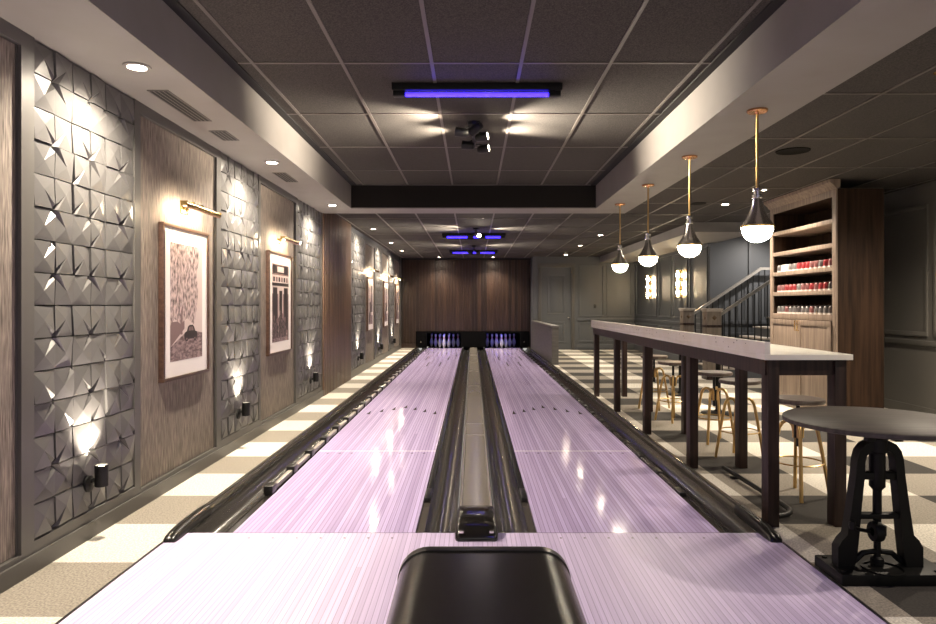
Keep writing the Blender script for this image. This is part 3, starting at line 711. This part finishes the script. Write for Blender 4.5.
sp_ = [(2.255,4.68,.29,'nearest the camera behind the round table'),(2.30,5.82,.5,'second from the camera'),(2.33,6.52,.0,'third from the camera'),(2.28,7.68,.3,'fourth from the camera'),(2.31,8.60,.7,'farthest from the camera')]
for k,(x,y,rz,n) in enumerate(sp_):
    lab = 'gold stool with dark seat by the long table, '+n
    if k == 0: st.location = (x,y,0); st.rotation_euler = (0,0,rz); st['label'] = lab
    else: dup(st,(x,y,0),lab,rz,'gold stools along the bar table')

# round pedestal tables seen under the bar table
for (x,y,n) in ((2.98,8.2,'nearer of two behind the long table legs'),(3.05,9.9,'farther of two behind the long table legs')):
    o = thing('pedestal_table','small round table on black pedestal, '+n,'table',(x,y,0),'small round tables beyond the bar table')
    MB().lathe([(0,.70),(.33,.70),(.345,.71),(.345,.73),(0,.73)],(x,y,0),36).build('top', M['ttop'], o)
    MB().lathe([(0,.001),(.20,.001),(.20,.012),(.05,.03),(.03,.06),(.03,.66),(.10,.69),(.10,.70),(0,.70)],(x,y,0),20).build('pedestal', M['iron'], o)

# round crank table in the right foreground
ct = thing('crank_table','round dark wood table on black cast iron crank base at the right edge','table',(1.96,3.3,0))
MB().lathe([(0,.722),(.41,.722),(.428,.727),(.43,.736),(.428,.746),(.42,.751),(0,.751)],(2.015,3.37,0),64).build('top', M['ttop'], ct)
MB().box(1.73,2.26,3.16,3.42,.001,.055,.006).build('plinth', M['iron'], ct)
def aframe(mb, yc, dep):
    cx = 1.965
    outer = [(-.205,.055),(-.205,.15),(-.185,.185),(-.16,.21),(-.14,.34),(-.118,.50),(-.112,.57),(-.10,.615),(-.075,.648),(-.04,.664),(0,.668)]
    inner = [(-.125,.055),(-.115,.10),(-.108,.16),(-.102,.22),(-.092,.34),(-.076,.50),(-.074,.56),(-.066,.592),(-.048,.612),(-.025,.622),(0,.625)]
    for y in (0,):
        O = [(cx+x,z) for x,z in outer]+[(cx-x,z) for x,z in outer[::-1][1:]]
        I = [(cx+x,z) for x,z in inner]+[(cx-x,z) for x,z in inner[::-1][1:]]
        va = [[mb.bm.verts.new((p[0],yy,p[1])) for p in Q] for yy in (yc-dep,yc+dep) for Q in (O,I)]
        n = len(O)
        for k in range(n-1):
            mb._f([va[0][k],va[0][k+1],va[1][k+1],va[1][k]]); mb._f([va[2][k],va[3][k],va[3][k+1],va[2][k+1]])
            mb._f([va[0][k],va[2][k],va[2][k+1],va[0][k+1]]); mb._f([va[1][k],va[1][k+1],va[3][k+1],va[3][k]])
        for k in (0,n-1): mb._f([va[0][k],va[1][k],va[3][k],va[2][k]])
    mb.box(cx-.078,cx+.078,yc-dep*.8,yc+dep*.8,.475,.51,.006); mb.box(cx-.094,cx+.094,yc-dep*.8,yc+dep*.8,.285,.31,.006)
    # curved lower stretcher
    mb.tube([(cx-.115,yc,.075),(cx-.07,yc,.115),(cx,yc,.125),(cx+.07,yc,.115),(cx+.115,yc,.075)],.014,8)
m = MB(); aframe(m, 3.28, .03); m.build('iron_frame', M['iron'], ct)
MB().lathe([(0,.30),(.02,.30),(.02,.42),(.028,.43),(.036,.44),(.036,.60),(.045,.61),(.045,.67),(.10,.70),(.10,.722),(0,.722)],(1.965,3.28,0),20).build('column', M['iron'], ct)
MB().lathe([(0,.06),(.03,.06),(.03,.09),(.016,.10),(.016,.20),(.04,.205),(.04,.25),(.018,.255),(.018,.30),(0,.30)],(1.965,3.28,0),18).build('jack_screw', M['iron'], ct)
m = MB(); m.lathe([(.02,-.02),(.045,-.02),(.05,0),(.045,.02),(.02,.02)],(1.93,3.23,.235),16,Matrix.Rotation(PI/2,3,'Y')); m.tube([(1.90,3.23,.235),(1.84,3.215,.25),(1.80,3.20,.27)],.009,8); m.lathe([(0,-.02),(.014,-.018),(.016,0),(.014,.018),(0,.02)],(1.80,3.20,.275),10)
m.build('crank_gear', M['iron'], ct)
m = MB(); m.lathe([(.085,.0555),(.095,.0555),(.095,.062),(.085,.062)],(1.965,3.23,0),28); m.build('base_ring', M['iron'], ct)
m = MB()
for x,y in ((1.76,3.2),(2.2,3.2),(1.76,3.38),(2.2,3.38)): m.lathe([(0,.055),(.012,.055),(.012,.062),(0,.064)],(x,y,0),8)
m.build('bolt_heads', M['iron'], ct)
m = MB(); m.box(1.88,1.92,3.21,3.25,.668,.722,.004); m.box(2.01,2.05,3.21,3.25,.668,.722,.004); m.build('top_bracket', M['iron'], ct)

# ------------------------------------------------------------------ shoe cabinet
CX, CY0, CY1, CD = 4.09, 7.60, 9.29, .54
cb = thing('shoe_cabinet','tall built-in wooden cabinet with open shelves of bowling shoes and two doors','cabinet',(CX+.27,(CY0+CY1)/2,0))
m = MB(); m.box(CX+.02,CX+CD,CY0,CY0+.03,0.001,2.63); m.build('near_side_panel', M['cabdark'], cb)
m = MB(); m.box(CX+.02,CX+CD,CY1-.03,CY1,0.001,2.63); m.box(CX+CD-.02,CX+CD,CY0+.03,CY1-.03,0.001,2.63); m.box(CX+.02,CX+CD-.02,CY0+.03,CY1-.03,2.56,2.63); m.build('carcass', M['cabdark'], cb)
m = MB(); m.box(CX,CX+.02,CY0,CY0+.085,0.001,2.64,.003); m.box(CX,CX+.02,CY1-.085,CY1,0.001,2.64,.003); m.box(CX,CX+.02,CY0+.085,CY1-.085,2.55,2.64,.003); m.box(CX,CX+.02,CY0+.085,CY1-.085,1.135,1.205,.003); m.box(CX,CX+.02,CY0+.085,CY1-.085,0.001,.10,.003)
m.build('face_frame', M['cab'], cb)
m = MB(); m.prism([(CX+.01,2.62),(CX-.012,2.635),(CX-.03,2.665),(CX-.075,2.70),(CX-.08,2.735),(CX+.01,2.735)],CY0-.015,CY1+.02); m.box(CX+.01,CX+.04,CY0-.015,CY1+.02,2.64,2.735); m.build('crown', M['cab'], cb)
shz = [2.30,2.025,1.757,1.489,1.205]
for z in shz[:4]: MB().box(CX+.004,CX+CD-.021,CY0+.031,CY1-.031,z-.05,z,.003).build('shelf', M['cab'], cb)
MB().box(CX+.021,CX+CD-.021,CY0+.031,CY1-.031,1.17,1.205).build('shelf', M['cab'], cb)
ymid = (CY0+CY1)/2
for a,b,s in ((CY0+.087,ymid-.003,1),(ymid+.003,CY1-.087,-1)):
    m = MB(); m.box(CX-.018,CX-.002,a,b,.105,1.13,.002)
    w_ = .065
    m.box(CX-.026,CX-.018,a,b,.105,.105+w_,.002); m.box(CX-.026,CX-.018,a,b,1.13-w_,1.13,.002); m.box(CX-.026,CX-.018,a,a+w_,.105+w_,1.13-w_,.002); m.box(CX-.026,CX-.018,b-w_,b,.105+w_,1.13-w_,.002)
    dd = m.build('door', M['cab'], cb)
    yk = b-.03 if s > 0 else a+.03
    MB().tube([(CX-.026,yk,1.0),(CX-.05,yk,1.0),(CX-.05,yk,1.12),(CX-.026,yk,1.12)],.006,8).build('handle', M['brass'], dd)

# bowling shoes, heels to the front
def shoe(label, group, loc, up, acc):
    o = thing('bowling_shoe', label, 'shoe', loc, group); o['_local'] = 1
    m = MB()
    def outline(sc, z): return [(x*sc if i else x*sc, y*sc, z) for i,(x,y) in enumerate([(-.14,0),(-.13,.03),(-.095,.043),(-.04,.04),(.03,.032),(.09,.034),(.125,.022),(.13,0),(.125,-.022),(.09,-.034),(.03,-.032),(-.04,-.04),(-.095,-.043),(-.13,-.03)])]
    a = [m.bm.verts.new(p) for p in outline(1,.001)]; b = [m.bm.verts.new(p) for p in outline(1.02,.02)]
    for k in range(14): m._f([a[k],a[(k+1)%14],b[(k+1)%14],b[k]])
    m._f(a[::-1]); m._f(b); m.build('sole', M['white'], o)
    m = MB(); secs = []
    for x,w,h in ((-.134,.018,.035),(-.12,.034,.052),(-.08,.038,.066),(-.03,.034,.09),(.02,.029,.11),(.07,.03,.102),(.115,.026,.098),(.128,.017,.085)):
        secs.append([m.bm.verts.new((x,w*c_,.018+(h-.018)*s_)) for c_,s_ in ((-1,0),(-1,.45),(-.72,.85),(-.3,1),(.3,1),(.72,.85),(1,.45),(1,0))])
    for a,b in zip(secs,secs[1:]):
        for k in range(7): m._f([a[k],a[k+1],b[k+1],b[k]])
    m._f(secs[0]); m._f(secs[-1][::-1])
    for f in m.bm.faces:
        c_ = f.calc_center_median(); f.material_index = 1 if (-.10 < c_.x < .02) else 0
    m.build('upper', [up, acc], o)
    m = MB()
    for k in range(4): x = -.05+.022*k; z = .018+(.066+(x+.08)/.05*.024*.9-.018) if x < -.03 else .09+(x+.03)/.05*.02; m.tube([(x,-.018,z+.002),(x,0,z+.006),(x,.018,z+.002)],.003,5)
    m.build('laces', M['grey'], o)
    return o
cache = {}
ordn = ['first','second','third','fourth','fifth','sixth','seventh','eighth','ninth','tenth','eleventh','twelfth','thirteenth','last']
rows_ = [(shz[2],'highest filled shelf',['grey','white','white','grey','grey','red','red','red','pinkgrey','pinkgrey','grey','red','pinkgrey','pinkgrey']),
         (shz[3],'middle filled shelf',['pinkgrey','pinkgrey','red','red','red','grey','pinkgrey','pinkgrey','red','pinkgrey','red','red','darkleather','grey']),
         (shz[4],'lowest filled shelf',['grey','grey','pinkgrey','grey','grey','darkleather','grey','grey','pinkgrey','grey','grey','grey','darkleather','pinkgrey'])]
cname = dict(grey='grey',white='pale',red='red',pinkgrey='faded red',darkleather='dark')
acc = dict(grey='darkleather',white='grey',red='darkleather',pinkgrey='red',darkleather='red')
for z,nm_,cols in rows_:
    for k,cn in enumerate(cols):
        y = CY1-.135-k*(CY1-CY0-.27)/13; loc = (CX+.175,y,z)
        lab = '%s bowling shoe on the %s of the cabinet, %s from the left' % (cname[cn], nm_, ordn[k]) if k < 13 else '%s bowling shoe at the right end of the %s of the cabinet' % (cname[cn], nm_)
        gp = 'bowling shoes on the '+nm_
        if cn not in cache: cache[cn] = shoe(lab, gp, loc, M[cn], M[acc[cn]]); cache[cn].rotation_euler = (0,0,PI)
        else: dup(cache[cn], loc, lab, PI, gp)

# ------------------------------------------------------------------ stairs
stair = thing('staircase','staircase rising to the right behind the shoe cabinet','stairs',(4.5,12.7,0))
for k in range(9):
    x = 4.45+k*.27
    m = MB(); m.box(x,7.0,12.14,13.26,k*.18+.001,k*.18+.15); m.build('step', M['slate'], stair)
    MB().box(x-.03,x+.27,12.13,13.27,k*.18+.15,k*.18+.18,.004).build('tread', M['tread'], stair)
def railing(y, label, xr):
    o = thing('stair_railing', label, 'railing', (4.25,y,0), 'stair railings')
    x = 4.25; w = .125 if y < 13 else .105
    nw = MB().box(x-w,x+w,y-w,y+w,.001,1.2,.005).build('newel_post', M['newel'], o)
    m = MB(); m.box(x-w-.025,x+w+.025,y-w-.025,y+w+.025,1.225,1.255,.006); m.box(x-w-.012,x+w+.012,y-w-.012,y+w+.012,1.2,1.225,.004); m.build('cap', M['tread'], nw)
    m = MB(); m.box(x-w-.008,x+w+.008,y-w-.008,y+w+.008,.92,.965,.003); m.box(x-w-.012,x+w+.012,y-w-.012,y+w+.012,.001,.16,.004); m.build('band', M['walnut'], nw)
    m = MB(); s_ = .045; zc = 1.09
    m.poly([(x,y-w-.003,zc-s_),(x+s_,y-w-.003,zc),(x,y-w-.003,zc+s_),(x-s_,y-w-.003,zc)]); m.poly([(x-w-.003,y,zc-s_),(x-w-.003,y+s_,zc),(x-w-.003,y,zc+s_),(x-w-.003,y-s_,zc)])
    m.lathe([(0,0),(.04,0),(.028,.008),(0,.01)],(x,y-w,zc),4,Matrix.Rotation(PI/2,3,'X')); m.lathe([(0,0),(.04,0),(.028,.008),(0,.01)],(x-w,y,zc),4,Matrix.Rotation(-PI/2,3,'Y'))
    m.build('emblem', mat('newel_emblem', (.10,.06,.03), .4), nw)
    sl = .667; z0 = 1.13; xe = xr
    R = lambda xx: z0+(xx-x-w)*sl
    pr = lambda xx: R(xx)
    m = MB(); hw = .032; A = [(x+w-.002,R(x+w)-.03),(xe,R(xe)-.03),(xe,R(xe)+.03),(x+w-.002,R(x+w)+.03)]
    m.prism(A, y-hw, y+hw); m.box(xe-.001,xe+.35,y-hw,y+hw,R(xe)-.03,R(xe)+.02); m.build('handrail', M['rail'], o)
    xx = x+w+.06; 
    while xx < xe+.3:
        st_ = 0 if xx < 4.45 else (int((xx-4.45+.03)/.27)+1)*.18
        MB().box(xx-.008,xx+.008,y-.008,y+.008,min(st_,1.62)+.001,(R(xx) if xx < xe else R(xe))-.028).build('baluster', M['blackmetal'], o); xx += .115
railing(12.0,'nearer stair railing with dark iron balusters and square newel post', 5.75)
railing(13.4,'farther stair railing along the grey stair wall with square newel post', 5.72)

# sconces
for y,n in ((18.1,'farther of the pair'),(15.45,'nearer of the pair')):
    x = XW; o = thing('wall_sconce','tall brass wall sconce with three glowing tiers, '+n,'wall lamp',(x,y,1.8),'brass wall sconces')
    MB().box(x-.02,x-.001,y-.05,y+.05,1.48,2.12,.006).build('back_plate', M['brass'], o)
    for z in (1.60,1.80,2.00):
        MB().lathe([(0,-.055),(.022,-.05),(.034,-.02),(.034,.02),(.022,.05),(0,.055)],(x-.09,y,z),14).build('glass_shade', M['sconce'], o)
    for z in (1.50,1.70,1.90,2.10):
        MB().lathe([(0,-.02),(.05,-.018),(.075,-.004),(.075,.004),(.05,.018),(0,.02)],(x-.09,y,z),20).build('tier_disc', M['brass'], o)
        MB().cyl((x-.02,y,z),(x-.03,y,z),.01).build('arm', M['brass'], o)
    MB().cyl((x-.09,y,1.47),(x-.09,y,2.13),.008).build('spine', M['brass'], o)

# ------------------------------------------------------------------ added fill lights, out of view and without fittings
for x,y in ((-1.86,1.2),(1.0,-.4),(-1.0,-.4)): light('unseen_fill_spot','SPOT',(x,y,ZS-.02),E,aim=(0,0,-1),angle=95,blend=.9,size=.05)  # unseen spots around the camera, added as fill
for x,y in ((3.6,2.6),(4.4,5.9)): light('unseen_fill_spot','SPOT',(x,y,ZC-.02),150 if y < 3 else 330,aim=(0,0,-1),angle=150,blend=.9,size=.05)  # unseen spots right of the view, added to brighten that side
light('stairwell_fill_spot','SPOT',(5.9,12.7,ZC-.02),130,color=(1,.92,.84),aim=(-.2,.1,-1),angle=160,blend=.9,size=.06)  # added behind the cabinet to brighten the stairs
va = bpy.data.lights.new('unseen_violet_lamp','AREA'); va.shape = 'RECTANGLE'; va.size = 1.07; va.size_y = .04; va.energy = 7; va.color = (.13,.10,1)  # unseen violet lamp, added to tint the right approach
vo = bpy.data.objects.new('unseen_violet_lamp', va); C.objects.link(vo); vo.location = (.95,.95,ZT-.1)
w = bpy.data.worlds.new('room_ambient'); S.world = w; w.use_nodes = True
w.node_tree.nodes['Background'].inputs[0].default_value = (1,.96,.89,1); w.node_tree.nodes['Background'].inputs[1].default_value = .32

for o in list(bpy.data.objects):
    if '_local' in o: del o['_local']
vs = S.view_settings; vs.view_transform = 'Standard'; vs.look = 'None'; vs.exposure = 0.74; vs.gamma = 1; vs.use_curve_mapping = False
